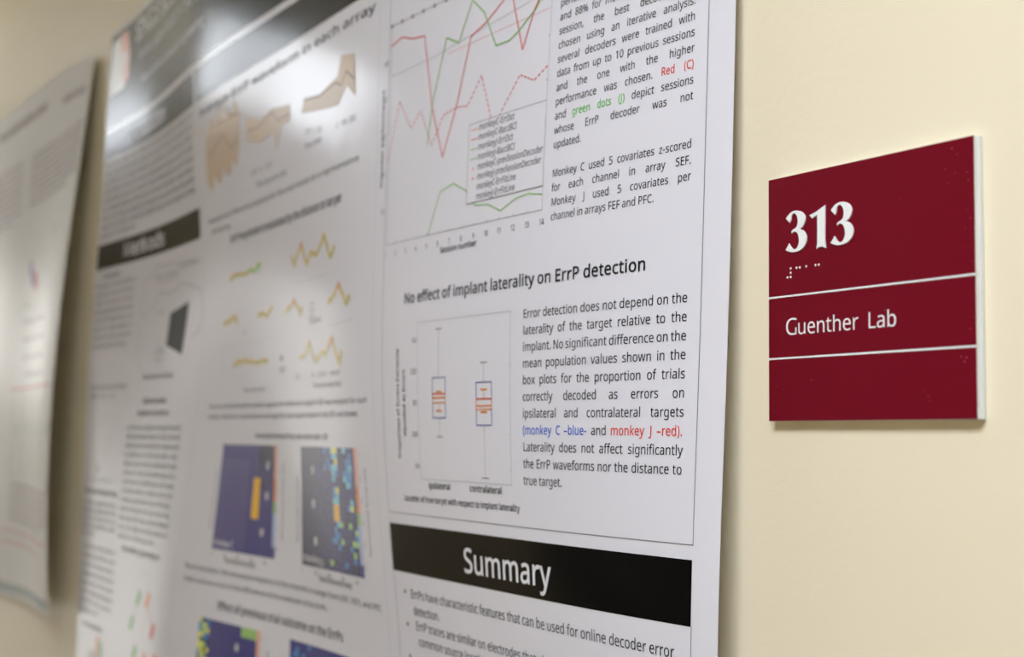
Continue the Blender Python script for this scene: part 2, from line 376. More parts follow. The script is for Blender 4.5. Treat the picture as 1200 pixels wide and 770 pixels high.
class Mesh2:
    """flat artwork in the sheet's own millimetres (u right, v up) that is laid onto a curved sheet"""
    def __init__(self): self.v = []; self.f = []; self.m = []; self.cuts = []
    def cut(self): self.cuts.append((len(self.v), len(self.f)))
    def pieces(self):
        cs = self.cuts+[(len(self.v), len(self.f))]
        for (v0, f0), (v1, f1) in zip(cs[:-1], cs[1:]):
            if f1 > f0:
                q = Mesh2(); q.v = self.v[v0:v1]; q.m = self.m[f0:f1]; q.f = [tuple(i-v0 for i in f) for f in self.f[f0:f1]]; yield q
    def add(self, co, faces, m=0):
        n = len(self.v); self.v += [tuple(c) for c in co]
        self.f += [tuple(i+n for i in f) for f in faces]; self.m += [m]*len(faces)
    def text(self, s, u, v, xh, hs=1.0, bold=0.0, ang=0.0, m=0, slant=0.0, res=2, hrel=None):
        """baseline start (u, v); xh x-height in mm; hs horizontal squeeze; returns the end"""
        k = xh/XH; ca, sa = math.cos(ang), math.sin(ang); x = 0.0
        for ch in s:
            co, f, adv = glyph(ch, bold, res)
            if len(co):
                px = (x+(co[:, 0]+co[:, 1]*slant)*k*hs); py = co[:, 1]*k
                self.add(np.stack([u+px*ca-py*sa, v+px*sa+py*ca], 1), f, m)
            x += adv*k*hs
        return u+x*ca, v+x*sa
    def fit(self, s, p0, p1, xh, bold=0.0, m=0, slant=0.0, res=2):
        """one run of text stretched between two baseline points"""
        self.cut()
        L = math.hypot(p1[0]-p0[0], p1[1]-p0[1]); w = wwidth(s, bold)*xh/XH
        self.text(s, p0[0], p0[1], xh, L/w, bold, math.atan2(p1[1]-p0[1], p1[0]-p0[0]), m, slant, res)
    def justify(self, s, u0, u1, v, xh, hs, bold=0.0, cols=None, m=0, res=2):
        """words spread between u0 and u1; cols maps word index -> material slot"""
        ws = s.split(); k = xh/XH*hs; tot = sum(wwidth(w, bold) for w in ws)*k
        gap = (u1-u0-tot)/max(1, len(ws)-1) if u1 is not None else glyph(' ')[2]*k
        u = u0
        for i, w in enumerate(ws):
            mm, bb = (cols or {}).get(i, (m, bold))
            self.text(w, u, v, xh, hs*(0.96 if bb > bold else 1), bb, 0, mm, 0, res)
            u += wwidth(w, bold)*k+gap
    def rect(self, u0, v0, u1, v1, m=0, step=8.0):
        nu = max(1, int(math.ceil(abs(u1-u0)/step))); nv = max(1, int(math.ceil(abs(v1-v0)/step)))
        co = [(u0+(u1-u0)*i/nu, v0+(v1-v0)*j/nv) for j in range(nv+1) for i in range(nu+1)]
        fs = [(j*(nu+1)+i, j*(nu+1)+i+1, (j+1)*(nu+1)+i+1, (j+1)*(nu+1)+i) for j in range(nv) for i in range(nu)]
        self.add(co, fs, m)
    def line(self, pts, w, m=0, dash=None, step=6.0):
        pos = 0.0
        for (a, b), (c, d) in zip(pts[:-1], pts[1:]):
            L = math.hypot(c-a, d-b)
            if L < 1e-6: continue
            tx, ty = (c-a)/L, (d-b)/L; nx, ny = -ty*w/2, tx*w/2
            segs = []
            if dash:
                on, off = dash; x = -(pos % (on+off))
                while x < L:
                    s0, s1 = max(0, x), min(L, x+on)
                    if s1 > s0: segs.append((s0, s1))
                    x += on+off
            else: segs = [(-w*.3, L+w*.3)]
            pos += L
            for s0, s1 in segs:
                n = max(1, int(math.ceil((s1-s0)/step)))
                co = []
                for i in range(n+1):
                    s = s0+(s1-s0)*i/n; co += [(a+tx*s+nx, b+ty*s+ny), (a+tx*s-nx, b+ty*s-ny)]
                self.add(co, [(2*i, 2*i+1, 2*i+3, 2*i+2) for i in range(n)], m)
    def poly(self, pts, m=0, step=4.0):
        bm = bmesh.new(); vs = [bm.verts.new((x, y, 0)) for x, y in pts]
        for t in tessellate_polygon([[Vector((x, y, 0)) for x, y in pts]]):
            try: bm.faces.new([vs[i] for i in t])
            except ValueError: pass
        lo = [min(p[i] for p in pts) for i in (0, 1)]; hi = [max(p[i] for p in pts) for i in (0, 1)]
        for ax in (0, 1):
            x = lo[ax]+step
            while x < hi[ax]:
                co = [0, 0, 0]; no = [0, 0, 0]; co[ax] = x; no[ax] = 1
                bmesh.ops.bisect_plane(bm, geom=bm.verts[:]+bm.edges[:]+bm.faces[:], plane_co=co, plane_no=no)
                x += step
        bm.verts.index_update()
        self.add([(v.co.x, v.co.y) for v in bm.verts], [tuple(v.index for v in f.verts) for f in bm.faces], m)
        bm.free()
    def disc(self, u, v, r, m=0, n=10, ry=None):
        ry = ry or r
        self.add([(u+r*math.cos(6.2832*i/n), v+ry*math.sin(6.2832*i/n)) for i in range(n)], [tuple(range(n))], m)
    def build(self, name, surf, h, mats, parent, origin=(0, 0, 0), label=None):
        uv = np.array(self.v, float).reshape(-1, 2)
        P = surf(uv[:, 0]/1000, uv[:, 1]/1000, h/1000) - np.array(origin)
        me = bpy.data.meshes.new(name); me.from_pydata(P.tolist(), [], self.f)
        me.polygons.foreach_set('material_index', self.m)
        o = link(name, me, mats, parent, smooth=True)
        # faces look away from the wall
        me.update()
        if len(me.polygons):
            ys = sum(p.normal.y*p.area for p in me.polygons)
            if ys > 0: me.flip_normals()
        if label: o['label'] = label
        if name in ('axis_text', 'sketch_line', 'array_sketch', 'target_sketch', 'figure_print', 'scuff_marks', 'legend_text'): o['kind'] = 'stuff'
        return o

# ---------------------------------------------------------------- the buckled sheet of the big poster
GR = np.array(D['grid'])/1000.0
NG = GR.shape
def _bs(t): return np.stack([(1-t)**3, 3*t**3-6*t**2+4, -3*t**3+3*t**2+3*t+1, t**3], -1)/6
def _spl(a, b):
    i = np.clip(np.floor(a), 0, NG[0]-4).astype(int); j = np.clip(np.floor(b), 0, NG[1]-4).astype(int)
    A = _bs(a-i); B = _bs(b-j); out = np.zeros_like(a)
    for p in range(4):
        for q in range(4): out += A[..., p]*B[..., q]*GR[i+p, j+q]
    return out
ROT = -0.0031932426
def bulge(u, v):
    a = np.clip((u+1.45)/1.45, -.02, 1.02)*(NG[0]-3); b0 = (v+.55)/1.0*(NG[1]-3)
    mx = float(NG[1]-3)
    b = np.clip(b0, -.1, mx)
    d = _spl(a, b)
    e = np.maximum(b0-mx, 0)
    g = (d-_spl(a, b-.05))/.05
    return np.maximum(d+g*e*0.7, .0012)
def sheet(u, v, h=0.0):
    u = np.asarray(u, float); v = np.asarray(v, float)
    d = bulge(u, v); c, s = math.cos(ROT), math.sin(ROT)
    return np.stack([-.03+u*c-v*s, -d-h, u*s+v*c], -1)

K, KV = D['K'], D['KV']
PORG = (-0.70, 0.0, -0.43)
poster = empty('research_poster', PORG, 'buckled white research poster with charts and a black Summary banner, beside the room sign', 'poster')
UL, UR, VB, VT = -1373.0, 3.0, -430.0, 488.0
def paper_mesh(surf, u0, u1, v0, v1, nu, nv, name, m, parent, origin, thick=.0003):
    us = np.linspace(u0, u1, nu+1)/1000; vs = np.linspace(v0, v1, nv+1)/1000
    U_, V_ = np.meshgrid(us, vs); P = []
    for h in (0.0, -thick): P.append(surf(U_.ravel(), V_.ravel(), h)-np.array(origin))
    P = np.concatenate(P); n = (nu+1)*(nv+1); f = []
    for j in range(nv):
        for i in range(nu):
            a = j*(nu+1)+i; f.append((a, a+1, a+nu+2, a+nu+1)); f.append((n+a, n+a+nu+1, n+a+nu+2, n+a+1))
    for i in range(nu):
        f.append((i, n+i, n+i+1, i+1)); a = nv*(nu+1)+i; f.append((a, a+1, n+a+1, n+a))
    for j in range(nv):
        a = j*(nu+1); f.append((a, a+nu+1, n+a+nu+1, n+a)); a += nu; f.append((a, n+a, n+a+nu+1, a+nu+1))
    me = bpy.data.meshes.new(name); me.from_pydata(P.tolist(), [], f)
    o = link(name, me, m, parent, smooth=True)
    if hasattr(me, 'set_sharp_from_angle'): me.set_sharp_from_angle(angle=1.0)
    return o
paper_mesh(sheet, UL, UR, VB, VT, 275, 184, 'paper_sheet', 'paper', poster, PORG)

def put(ms, name, mats, h=0.3, label=None, parent=None):
    o = ms.build(name, sheet, h, mats, parent or poster, PORG, label)
    return o
def put_each(ms, name, mats, h=0.3, parent=None):
    """one part per run of text or drawn piece"""
    for q in ms.pieces():
        used = sorted(set(q.m)); q.m = [used.index(i) for i in q.m]
        put(q, name, [mats[i] for i in used] if isinstance(mats, (list, tuple)) else mats, h, None, parent)
INK, TXT = 0.18, 0.30

# --- title band, logo, section banners
t = Mesh2(); t.rect(UL+2, KV['st']+3.5, UR-22, VT-6, step=6)
tb = put(t, 'title_banner', 'ink', INK, 'black title band across the top')
t = Mesh2()
t.fit('SINGLE SESSION DECODING OF', (-1240, 447), (-700, 447), 19, .02)
t.cut(); t.fit('error potentials in the frontal cortex', (-1225, 418), (-760, 418), 10)
t.fit('department of neural engineering', (-1215, 385), (-900, 385), 8)
put_each(t, 'title_text', 'white', .8, parent=tb)
t = Mesh2(); t.poly([(-1368, 395), (-1362, 470), (-1290, 474), (-1278, 440), (-1284, 412), (-1300, 395)], 0)
t.poly([(-1325, 474), (-1285, 474), (-1272, 440), (-1278, 405), (-1300, 398), (-1318, 430)], 1)
put(t, 'title_logo', ['white', 'logo'], .5, parent=tb)
def banner(u0, u1, v0, v1, txt, p0, p1, xh, bold=.02, slant=0):
    t = Mesh2(); t.rect(u0, v0, u1, v1, step=6)
    o = put(t, 'section_banner', 'ink', INK)
    t = Mesh2(); t.fit(txt, p0, p1, xh, bold, slant=slant, res=4)
    put(t, 'banner_text', 'white', .8, parent=o); return o
banner(UL+2, K['gap']-4, KV['hb'], KV['st']-4, 'Introduction', (-1262, 313), (-1096, 313), 15, .016)
banner(K['gap']+4, UR-22, KV['hb'], KV['st']-4, 'Results', (-470, 312), (-350, 312), 14)
banner(UL+4, K['gap'], KV['mb'], KV['mt'], 'Methods', (-1262, 154.5), (-1098, 154.5), 14.5, .016)
banner(K['BNL'], K['BR']-.5, KV['bb'], KV['bt'], 'Summary', (-287.5, -181.3), (-163.5, -181.3), 13.4, .012)

# --- thin frames of the columns
t = Mesh2()
def frame(u0, u1, v0, v1, w=.55):
    t.cut(); t.line([(u0, v0), (u1, v0)], w); t.line([(u0, v1), (u1, v1)], w); t.line([(u0, v0), (u0, v1)], w); t.line([(u1, v0), (u1, v1)], w)
frame(K['FL'], K['BR'], KV['vbox'], KV['hb'], .6)
t.cut(); t.line([(K['FL'], KV['vbox']-6), (K['FL'], VB+20)], .6); t.line([(K['BR'], KV['bb']), (K['BR'], VB+20)], .6)
t.line([(K['FL'], VB+20), (K['BR'], VB+20)], .6)
put_each(t, 'column_frame', 'grey', TXT)
t = Mesh2(); t.cut(); t.line([(K['gap']+14, KV['hb']-6), (K['gap']+10, VB+20)], .7); t.cut(); t.line([(UL+6, KV['mb']-4), (UL+6, VB+20)], .7)
t.cut(); t.line([(K['FL']-20, KV['hb']-6), (K['FL']-20, VB+20)], .4)
put_each(t, 'column_frame', 'lgrey', TXT)

# --- right column text
XB = 3.85
def block(name, lines, u0, u1, v0, dv, xh, styles=None, mats=('text',)):
    t = Mesh2(); k0 = xh/XH; sp = glyph(' ')[2]
    hs = min((u1-u0)/((sum(wwidth(w, .0015) for w in s.split())+sp*.85*(len(s.split())-1))*k0) for s, full in lines if full)
    print('squeeze', name, round(hs, 3))
    for i, (s, full) in enumerate(lines):
        if not s: continue
        t.justify(s, u0, u1 if full else None, v0+dv*i, xh, hs, 0.003, (styles or {}).get(i))
    return put(t, name, list(mats), TXT)
A0, AD = KV['a0'], KV['ad']
up = [('session to session performance of the', 1), ('decoders was 85% for monkey J', 1), ('performance between 78% for monkey J', 1), ('and 88% for monkey C. In each new', 1), ('session, the best decoder was', 1), ('chosen using an iterative analysis:', 1),
      ('several decoders were trained with', 1), ('data from up to 10 previous sessions', 1), ('and the one with the higher', 1),
      ('performance was chosen. Red (C)', 1), ('and green dots (J) depict sessions', 1), ('whose ErrP decoder was not', 1), ('updated.', 0), ('', 0),
      ('Monkey C used 5 covariates z-scored', 1), ('for each channel in array SEF.', 1), ('Monkey J used 5 covariates per', 1), ('channel in arrays FEF and PFC.', 0)]
block('body_text', up, K['tl'], K['tr'], A0-3*AD, AD, 4.0,
      {9: {3: (1, .007), 4: (1, .007)}, 10: {1: (2, .007), 2: (2, .007), 3: (2, .007)}}, ('text', 'red', 'green'))
lo = [('Error detection does not depend on the', 1), ('laterality of the target relative to the', 1), ('implant. No significant difference on the', 1),
      ('mean population values shown in the', 1), ('box plots for the proportion of trials', 1), ('correctly decoded as errors on', 1),
      ('ipsilateral and contralateral targets', 1), ('(monkey C –blue- and monkey J –red).', 1), ('Laterality does not affect significantly', 1),
      ('the ErrP waveforms nor the distance to', 1), ('true target.', 0)]
block('body_text', lo, K['tl2'], K['tr2'], KV['b0'], KV['bd'], 4.55,
      {7: {0: (1, .008), 1: (1, .008), 2: (1, .008), 4: (2, .008), 5: (2, .008), 6: (2, .008)}}, ('text', 'blue', 'red'))
t = Mesh2(); t.fit('No effect of implant laterality on ErrP detection', (-373.5, KV['hd']), (-67.5, KV['hd']), 6.2, .012, res=3)
put_each(t, 'heading_text', 'text', .45)
S_ = lambda x: -35+(x-1)*0
t = Mesh2()
for v in (-206.2, -232.4, -258.2): t.cut(); t.disc(-395, v, 1.6)
t.fit('ErrPs have characteristic features that can be used for online decoder error', (-384.7, -210.6), (-34, -210.6), 5.3)
t.fit('detection.', (-382, -223.6), (-335, -223.6), 5.3)
t.fit('ErrP traces are similar on electrodes that share a', (-379.5, -235.6), (-150, -235.6), 5.3)
t.fit('common source location.', (-376.5, -247.8), (-255, -247.8), 5.3)
put_each(t, 'summary_text', 'text', .35)

# --- line chart
s1, s14 = K['s1'], K['s14']; ax = KV['ax']; top = KV['mk']
t = Mesh2()
t.line([(s1, top), (s1, ax), (s14, ax)], .45, 0); t.line([(s14, ax), (s14, top+10)], .45, 1)
for i in range(14): t.line([(s1+(s14-s1)*i/13, ax), (s1+(s14-s1)*i/13, ax+1.8)], .4)
for (u, v) in D['yt']: t.line([(s14-2, v), (s14, v)], .4)
chart = put(t, 'line_chart', ['grey', 'lgrey'], TXT)
def sub(name, fn, mats, h=.4, par=None, label=None):
    t = Mesh2(); fn(t); return put(t, name, mats, h, parent=par or chart, label=label)
sub('fit_line', lambda t: (t.line(D['F1'], .45, 0)), ['lgrey'], .34)
sub('fit_line', lambda t: (t.line(D['F2'], .45, 0)), ['pink'], .34)
sub('data_line', lambda t: t.line(D['R1'], 1.05), 'red2', .42, label='solid red line')
sub('data_line', lambda t: t.line(D['R2'], .95, 0, (3.0, 1.7)), 'red2', .40, label='dashed red line')
sub('data_line', lambda t: t.line(D['G1'], 1.1), 'green2', .44, label='solid green line')
sub('data_line', lambda t: t.line(D['G2'], 1.05, 0, (3, .7)), 'green2', .40, label='low green line')
def mk(t):
    pts = [(s1+(s14-s1)*i/13, top) for i in range(14)]; t.line(pts, .5)
    for p in pts: t.disc(p[0], p[1], 2.0, n=8)
sub('marker_row', mk, 'grey', .4)
def labs(t):
    for i in range(14):
        s = str(i+1); w = wwidth(s, 0)*3.2/XH*.8
        t.text(s, s1+(s14-s1)*i/13-w/2, KV['axl']-4.2, 3.2, .8)
    for (u, v), s in zip(D['yt'], ('0.9', '0.8', '0.7', '0.6', '0.5')): t.text(s, u-6, v-2.2, 3.2, .8)
    t.fit('Session number', (-316, 60.6), (-261, 60.9), 3.5, .012)
    t.fit('Decoder performance', (-421, 127), (-421, 211), 3.3, .012)
sub('axis_text', labs, 'text', .4)
def leg(t):
    t.rect(-277.3, 94, -177, 154.6, 0, 6)
def leg2(t):
    t.line([(-277.3, 154.6), (-277.8, 94)], .45, 0); t.line([(-277.8, 94), (-177, 94)], .5, 0); t.line([(-277.3, 154.6), (-177, 154.6)], .5, 0)
    rows = ['monkeyC-ErrDct', 'monkeyC-BaccBCI', 'monkeyJ-ErrDct', 'monkeyJ-BaccBCI', 'monkeyC-prevSessionDecoder', 'monkeyJ-prevSessionDecoder', 'monkeyC-ErrFitLine', 'monkeyJ-ErrFitLine']
    ends = [-215.7, -212.3, -216.3, -213.6, -178.5, -180.2, -210.5, -211.4]
    for i, (s, e) in enumerate(zip(rows, ends)):
        v = 148.2-7.5*i
        t.fit(s, (-263.8, v), (e, v), 3.6, .009, m=1, slant=.12)
        if i < 4: t.line([(-274, v+1.6), (-264.8, v+1.6)], .8, 2 + i)
        elif i < 6: t.disc(-269.5, v+1.6, 1.1, i-2, 8)
lg = sub('legend_box', leg, 'paper', .52)
sub('legend_text', leg2, ['grey', 'text', 'orange', 'red2', 'green2', 'green2'], .60)

# --- box plot
bl, br, bt_, bb_ = K['bl'], K['br'], KV['bpt'], KV['bpb']
t = Mesh2(); t.line([(bl, bb_), (bl, bt_), (br, bt_), (br, bb_), (bl, bb_)], .5)
for i in range(5):
    v = KV['t0']+KV['td']*i; t.line([(bl, v), (bl+2, v)], .4); t.line([(br-2, v), (br, v)], .4)
chart = put(t, 'box_plot', 'lgrey', TXT)
def bx(u, vt, q3, q1, vb, w, med, rd):
    def f(t):
        t.line([(u, vt), (u, q3)], .5, 0, (2.2, .9)); t.line([(u-4.6, vt), (u+4.6, vt)], .8)
    sub('whisker', f, 'grey', .38)
    def f2_(t):
        t.line([(u, q1), (u, vb)], .5, 0, (2.2, .9)); t.line([(u-4.6, vb), (u+4.6, vb)], .8)
    sub('whisker', f2_, 'grey', .38)
    def g(t): t.line([(u-w, q3), (u+w, q3), (u+w, q1), (u-w, q1), (u-w, q3)], .75)
    sub('quartile_box', g, 'navyline', .42, label='blue outlined box')
    def r(t):
        a, b, c, d, e = rd
        t.line([(u, a), (u, b)], .5); t.line([(u-4, a), (u+4, a)], 1.3); t.line([(u-w, b), (u+w, b), (u+w, d), (u-w, d), (u-w, b)], .8)
        t.line([(u-w, c), (u+w, c)], 1.2); t.line([(u, d), (u, e)], .5); t.line([(u-4, e), (u+4, e)], 1.4)
    sub('median_box', r, 'orange', .46, label='red outlined box')
    sub('median_line', lambda t: t.line([(u-w, med), (u+w, med)], 1.0), 'red', .5)
bx(-315.5, 2.1, -35.5, -66.5, -80.9, 10.0, -48.0, (-46.3, -48.0, -51.0, -54.8, -61.0))
bx(-248.8, -26.2, -40.7, -72.0, -110.4, 10.8, -52.9, (-46.0, -52.9, -57.9, -60.5, -62.5))
def bt2(t):
    t.fit('ipsilateral', (-337.7, -120.9), (-302.2, -120.9), 3.6, .014); t.fit('contralateral', (-273, -120.9), (-226, -120.9), 3.6, .014)
    t.fit('Location of true target with respect to implant laterality', (-382, -132.2), (-202.3, -132.4), 3.5, .012)
    for i, s in enumerate(('0.6', '0.55', '0.5', '0.45', '0.4')):
        w = wwidth(s, 0)*3.2/XH*.8; t.text(s, bl-2-w, KV['t0']+KV['td']*i-2.2, 3.2, .8)
    t.fit('Proportion of Errors Correctly', (-383, -98.5), (-383, -10), 3.3, .012)
    t.fit('decoded as Errors', (-372, -80.6), (-372, -27.2), 3.3, .012)
sub('axis_text', bt2, 'text', .4)

# --- middle column
t = Mesh2(); t.fit('Average ErrP waveform in each array', (-931, 283.2), (-442.6, 284.4), 6.2, .012)
t.fit('ErrP magnitude is modulated by the distance to target', (-838.1, 127.6), (-509.5, 127.6), 6.2, .014)
t.fit('Effect of previous trial outcome on the ErrPs', (-813, -264.9), (-532.3, -264.9), 6.4, .010)
put_each(t, 'heading_text', 'text', .45)
t = Mesh2()
t.fit('Waveforms of the error potential for hits and misses on a representative', (-913, 157.0), (-471, 158.5), 4.3)
t.fit('electrode array.', (-904, 144.5), (-836, 144.5), 4.3)
t.fit('The error related waveform plotted against the distance to target in SEF was analysed for each', (-897, -52.8), (-447, -52.8), 3.9)
t.fit('monkey. Waveform amplitude was averaged for each target location in the SEF and shown.', (-898, -64.3), (-467, -64.3), 3.9)
t.fit('Neural modulation. The normalized response of the channels to target from (SEF, FEF), and PFC', (-910, -228.9), (-445.5, -228.5), 4.1)
t.fit('target outcome to errors in the differences of the amplitude of the ErrPs.', (-910, -242.5), (-566, -241.5), 4.1)
put_each(t, 'caption_text', 'text', TXT)
CHA = [(-914, 240), (-905, 262), (-884, 275), (-872, 262), (-860, 284), (-846, 268), (-832, 276), (-822, 262), (-806, 280), (-794, 262), (-796, 226), (-806, 206), (-820, 216), (-834, 198), (-850, 212), (-866, 196), (-884, 208), (-898, 190), (-912, 204)]
def wavechart(name, band, ln, bandmat):
    global chart
    t = Mesh2(); t.poly(band, 0); us = [p[0] for p in band]; vs = [p[1] for p in band]
    o = put(t, name, bandmat, .45)
    sub('mean_line', lambda t: t.line(ln, 2.0), 'brown', .6, par=o)
    return o
wavechart('waveform_chart', CHA, D['chAl'], 'tan')
wavechart('waveform_chart', D['chB'], D['chBl'], 'tan')
wavechart('waveform_chart', D['chC'], D['chCl'], 'tan')
t = Mesh2()
for (u0, u1) in ((-785, -640), (-625, -475)):
    t.line([(u0, 260), (u0, 200), (u1, 200)], .5, 1)
    um = u0+(u1-u0)*.62; t.line([(um, 285), (um, 196)], .5, 1)
for u, v in D['sq'][:2]: t.rect(u-7, v-5, u+7, v+5, 0)
t.fit('Time since error (ms)', (-750, 175), (-659, 175), 4.5, .014); t.fit('Time (ms)', (-607, 190.6), (-561, 190.6), 4.5, .014)
t.fit('-200  0  200', (-770, 190), (-700, 190), 4, m=0); t.fit('-200  0  200', (-607, 206), (-560, 200), 4, m=0); t.fit('0  100  200', (-525, 196), (-480, 196), 4, m=0)
put_each(t, 'axis_text', ['grey', 'lgrey'], TXT)
rnd0 = random.Random(11)
for i, w in enumerate(D['W']):
    c = sum(p[1] for p in w)/len(w)
    t = Mesh2(); zz = []
    for (x0, y0), (x1, y1) in zip(w[:-1], w[1:]):
        n = 3
        for k in range(n): zz.append((x0+(x1-x0)*k/n, y0+(y1-y0)*k/n+rnd0.uniform(-2.0, 2.0)))
    zz.append(w[-1]); t.line(zz, 4.6); o = put(t, 'wave_plot', 'ochre', .35)
    sub('wave_line', lambda t: t.line([(x+1.5, y-1.2+(i % 2)) for x, y in w], 1.1), 'green2', .4, par=o)
    pk = max(range(len(w)), key=lambda j: w[j][1])
    if i in (1, 4, 5, 7): sub('wave_peak', lambda t: t.line([(w[pk][0]-4, w[pk][1]-5), w[pk], (w[pk][0]+4, w[pk][1]-5)], 1.6), 'red', .44, par=o)
    if i == 0: sub('wave_peak', lambda t: t.line([w[-3], w[-2], w[-1], (w[-1][0]-3, w[-1][1]-9)], 2.2), 'green', .44, par=o)
t = Mesh2()
t.fit('Time since error', (-795, -36.5), (-729, -36.5), 3.6, .012); t.fit('Time since error (ms)', (-585.5, -37), (-507, -37), 3.6, .016)
t.fit('SEF', (-686, -19), (-668, -19), 4, .012); t.rect(-684, -8, -677, -2)
for v in (48, 42, 36): t.fit('Dist', (-594, v-8), (-578, v-8), 3)
t.fit('Distance', (-593, 23), (-560, 24), 3.6, .016); t.fit('0.1 s', (-800, 25), (-786, 25), 3.4, .012)
t.fit('-200', (-640, -27), (-626, -27), 3.2); t.fit('0  200  400', (-590, -27), (-510, -27), 3.2)
for u in (-640, -860): t.line([(u+4, 13), (u, 13), (u, -20), (u+4, -20)], .6, 1)
t.line([(-640, 65), (-540, 66)], .5, 1); t.line([(-540, 18), (-480, 20)], .5, 1); t.line([(-870, 15), (-700, 17)], .4, 1)
put_each(t, 'axis_text', ['grey', 'lgrey'], TXT)

# --- heat maps
rnd = random.Random(3)
def heat(name, u0, u1, v0, v1, fn, nx=20, ny=22):
    t = Mesh2(); du, dv = (u1-u0)/nx, (v1-v0)/ny
    for j in range(ny):
        for i in range(nx): t.rect(u0+du*i, v0+dv*j, u0+du*(i+1), v0+dv*(j+1), fn((i+.5)/nx, (j+.5)/ny), 9)
    return put(t, name, ['n0', 'n1', 'n2', 'n3', 'c0', 'c1', 'c2', 'c3', 'c4'], .3)
h0, h1 = KV['hbm'], KV['ht']
def f1(x, y):
    if x > .7 and y > .6: return 3 if y > .8 else 0
    return 2 if (x < .55 and y < .85) else 1
m1 = heat('heat_map', K['h1l'], K['h1r'], h0, h1, f1)
def f2(x, y):
    if x < .45: return 3 if x < .3 or rnd.random() < .6 else 0
    if .6 < x < .7:
        if y > .94: return 6
        if .42 < y < .56: return 7
        if y > .35: return rnd.choice((5, 4, 5, 6, 0))
        return rnd.choice((0, 3, 4, 0))
    if .78 < x < .95 and y > .42:
        return rnd.choice((4, 5, 0, 0, 6 if y < .62 else 4, 3, 0))
    if .5 < x < .62 and y < .35: return rnd.choice((4, 8, 0, 0, 0, 3))
    if x > .62 and y < .42: return rnd.choice((0, 4, 0, 3, 3, 0, 8, 0, 0, 3))
    if .45 < x < .6 and y > .8: return rnd.choice((0, 4, 0))
    return 0 if rnd.random() < .7 else 3
m2 = heat('heat_map', K['h2l'], K['h2r'], h0, h1, f2)
i1, i0 = KV['it'], KV['it']-(h1-h0)
def f3(x, y):
    if x < .22: return rnd.choice((6, 8, 3, 0, 4, 8)) if y > .25 else rnd.choice((6, 7, 3, 8))
    if x > .75 and y > .9: return 8
    return 1
m3 = heat('heat_map', K['i1l'], K['i1r'], i0, i1, f3)
m4 = heat('heat_map', K['i2l'], K['i2r'], i0, i1, lambda x, y: 1 if rnd.random() < .9 else 4)
sub('peak_strip', lambda t: t.poly([(-749, -125), (-732, -125), (-733, -167), (-751, -167)]), 'c3', .42, par=m1)
for par, pts in ((m1, D['hd1'][:3]), (m2, D['hd1'][3:]), (m3, [(-762.5, -298.7)])):
    for (u, v) in pts: sub('map_dot', lambda t: (t.disc(u, v, 4.5, n=10)), 'lgrey', .42, par=par)
for par, u, s in ((m1, K['h1l']+3, 'Monkey C'), (m2, K['h2l']+3, 'Monkey J')):
    sub('map_text', lambda t: t.fit(s, (u, h0+4), (u+50, h0+4), 5, .012), 'white', .5, par=par)
for par, u in ((m1, K['h1r']), (m2, K['h2r']), (m3, K['i1r']), (m4, K['i2r'])):
    vt = h1 if par in (m1, m2) else i1; H_ = h1-h0
    def cb(t):
        n = 10
        for k in range(n): t.rect(u+.5, vt-H_*(k+1)/n, u+7, vt-H_*k/n, 0 if k < 3 else 1 if k < 5 else 2 if k < 6 else 3 if k < 9 else 4)
    sub('colour_bar', cb, ['peach', 'orange', 'c4', 'paleblue', 'n1'], .36, par=par)
t = Mesh2()
t.fit('Normalized average firing rate across trials = 20', (-753, -84.5), (-548, -84.5), 4.0, .012)
for u, v in ((K['h1r'], h0), (K['h2r'], h0), (K['i1r'], i0)):
    for k in range(6): t.text('%d' % (6-k), u+11, v+8+k*19, 3.2, .8)
    t.fit('Normalized firing rate', (u+26, v+20), (u+26, v+95), 3.2)
t.fit('Time from error (ms)', (-807, -216), (-734, -216), 4, .008); t.fit('Time from error (ms)', (-585, -215.5), (-507, -215.5), 4, .014)
for u in (K['h1l'], K['h2l']):
    for k in range(5): t.text('%d' % (k*100), u-2+k*32, h0-7, 2.8, .8)
    t.fit('Electrode number', (u-9, h0+20), (u-9, h0+85), 3.0)
put_each(t, 'axis_text', 'text', TXT)

# --- left column
words = 'error related potentials are recorded over the frontal cortex when a subject makes or sees an error during a reaching task the signal can be used to detect wrong decoder output and to correct it online with implanted arrays in two monkeys'.split()
def para(name, u0, u1, v0, v1, n, xh, last=.5, seed=0, u0b=None, m='text'):
    t = Mesh2(); r = random.Random(seed); k = xh/XH*.84; sp = glyph(' ')[2]*k; wi = r.randrange(len(words))
    for i in range(n):
        v = v0+(v1-v0)*i/max(1, n-1); full = u1-u0 if i < n-1 else (u1-u0)*last
        ws = []; tot = 0
        while True:
            w = words[wi % len(words)]; ww = wwidth(w, 0)*k
            if tot+ww+sp > full and ws: break
            ws.append(w); tot += ww+sp; wi += 1
        t.justify(' '.join(ws), u0, u0+full, v, xh, .84)
    return put(t, name, m, TXT)
para('body_text', -1362, -966, 290, 190, 9, 6.0, .35, 1)
t = Mesh2()
t.fit('Task design', (-1338, 131.5), (-1269, 131.5), 5.0, .014)
t.fit('Behavioral setup', (-1146, -13), (-1034, -13), 4.6, .010)
t.fit('Electrode', (-1137, -44), (-1049, -44), 5.0, .02); t.fit('implant locations', (-1155, -59), (-1035, -59), 5.0, .016)
t.fit('ErrP electrophysiology', (-1364, -163.5), (-1206, -163.5), 4.8, .014)
t.fit('Decoding paradigm', (-1163, -229), (-1000, -229), 5.2, .012)
t.fit('Error decoding', (-1341, -342), (-1231, -340), 4.8, .014)
put_each(t, 'heading_text', 'text', .45)
para('body_text', -1366, -1210, 119, 35, 8, 4.6, .9, 2)
para('body_text', -1360, -1210, -22, -34, 2, 4.4, .7, 9)
para('body_text', -1190, -982, -77, -214, 13, 4.8, .8, 3)
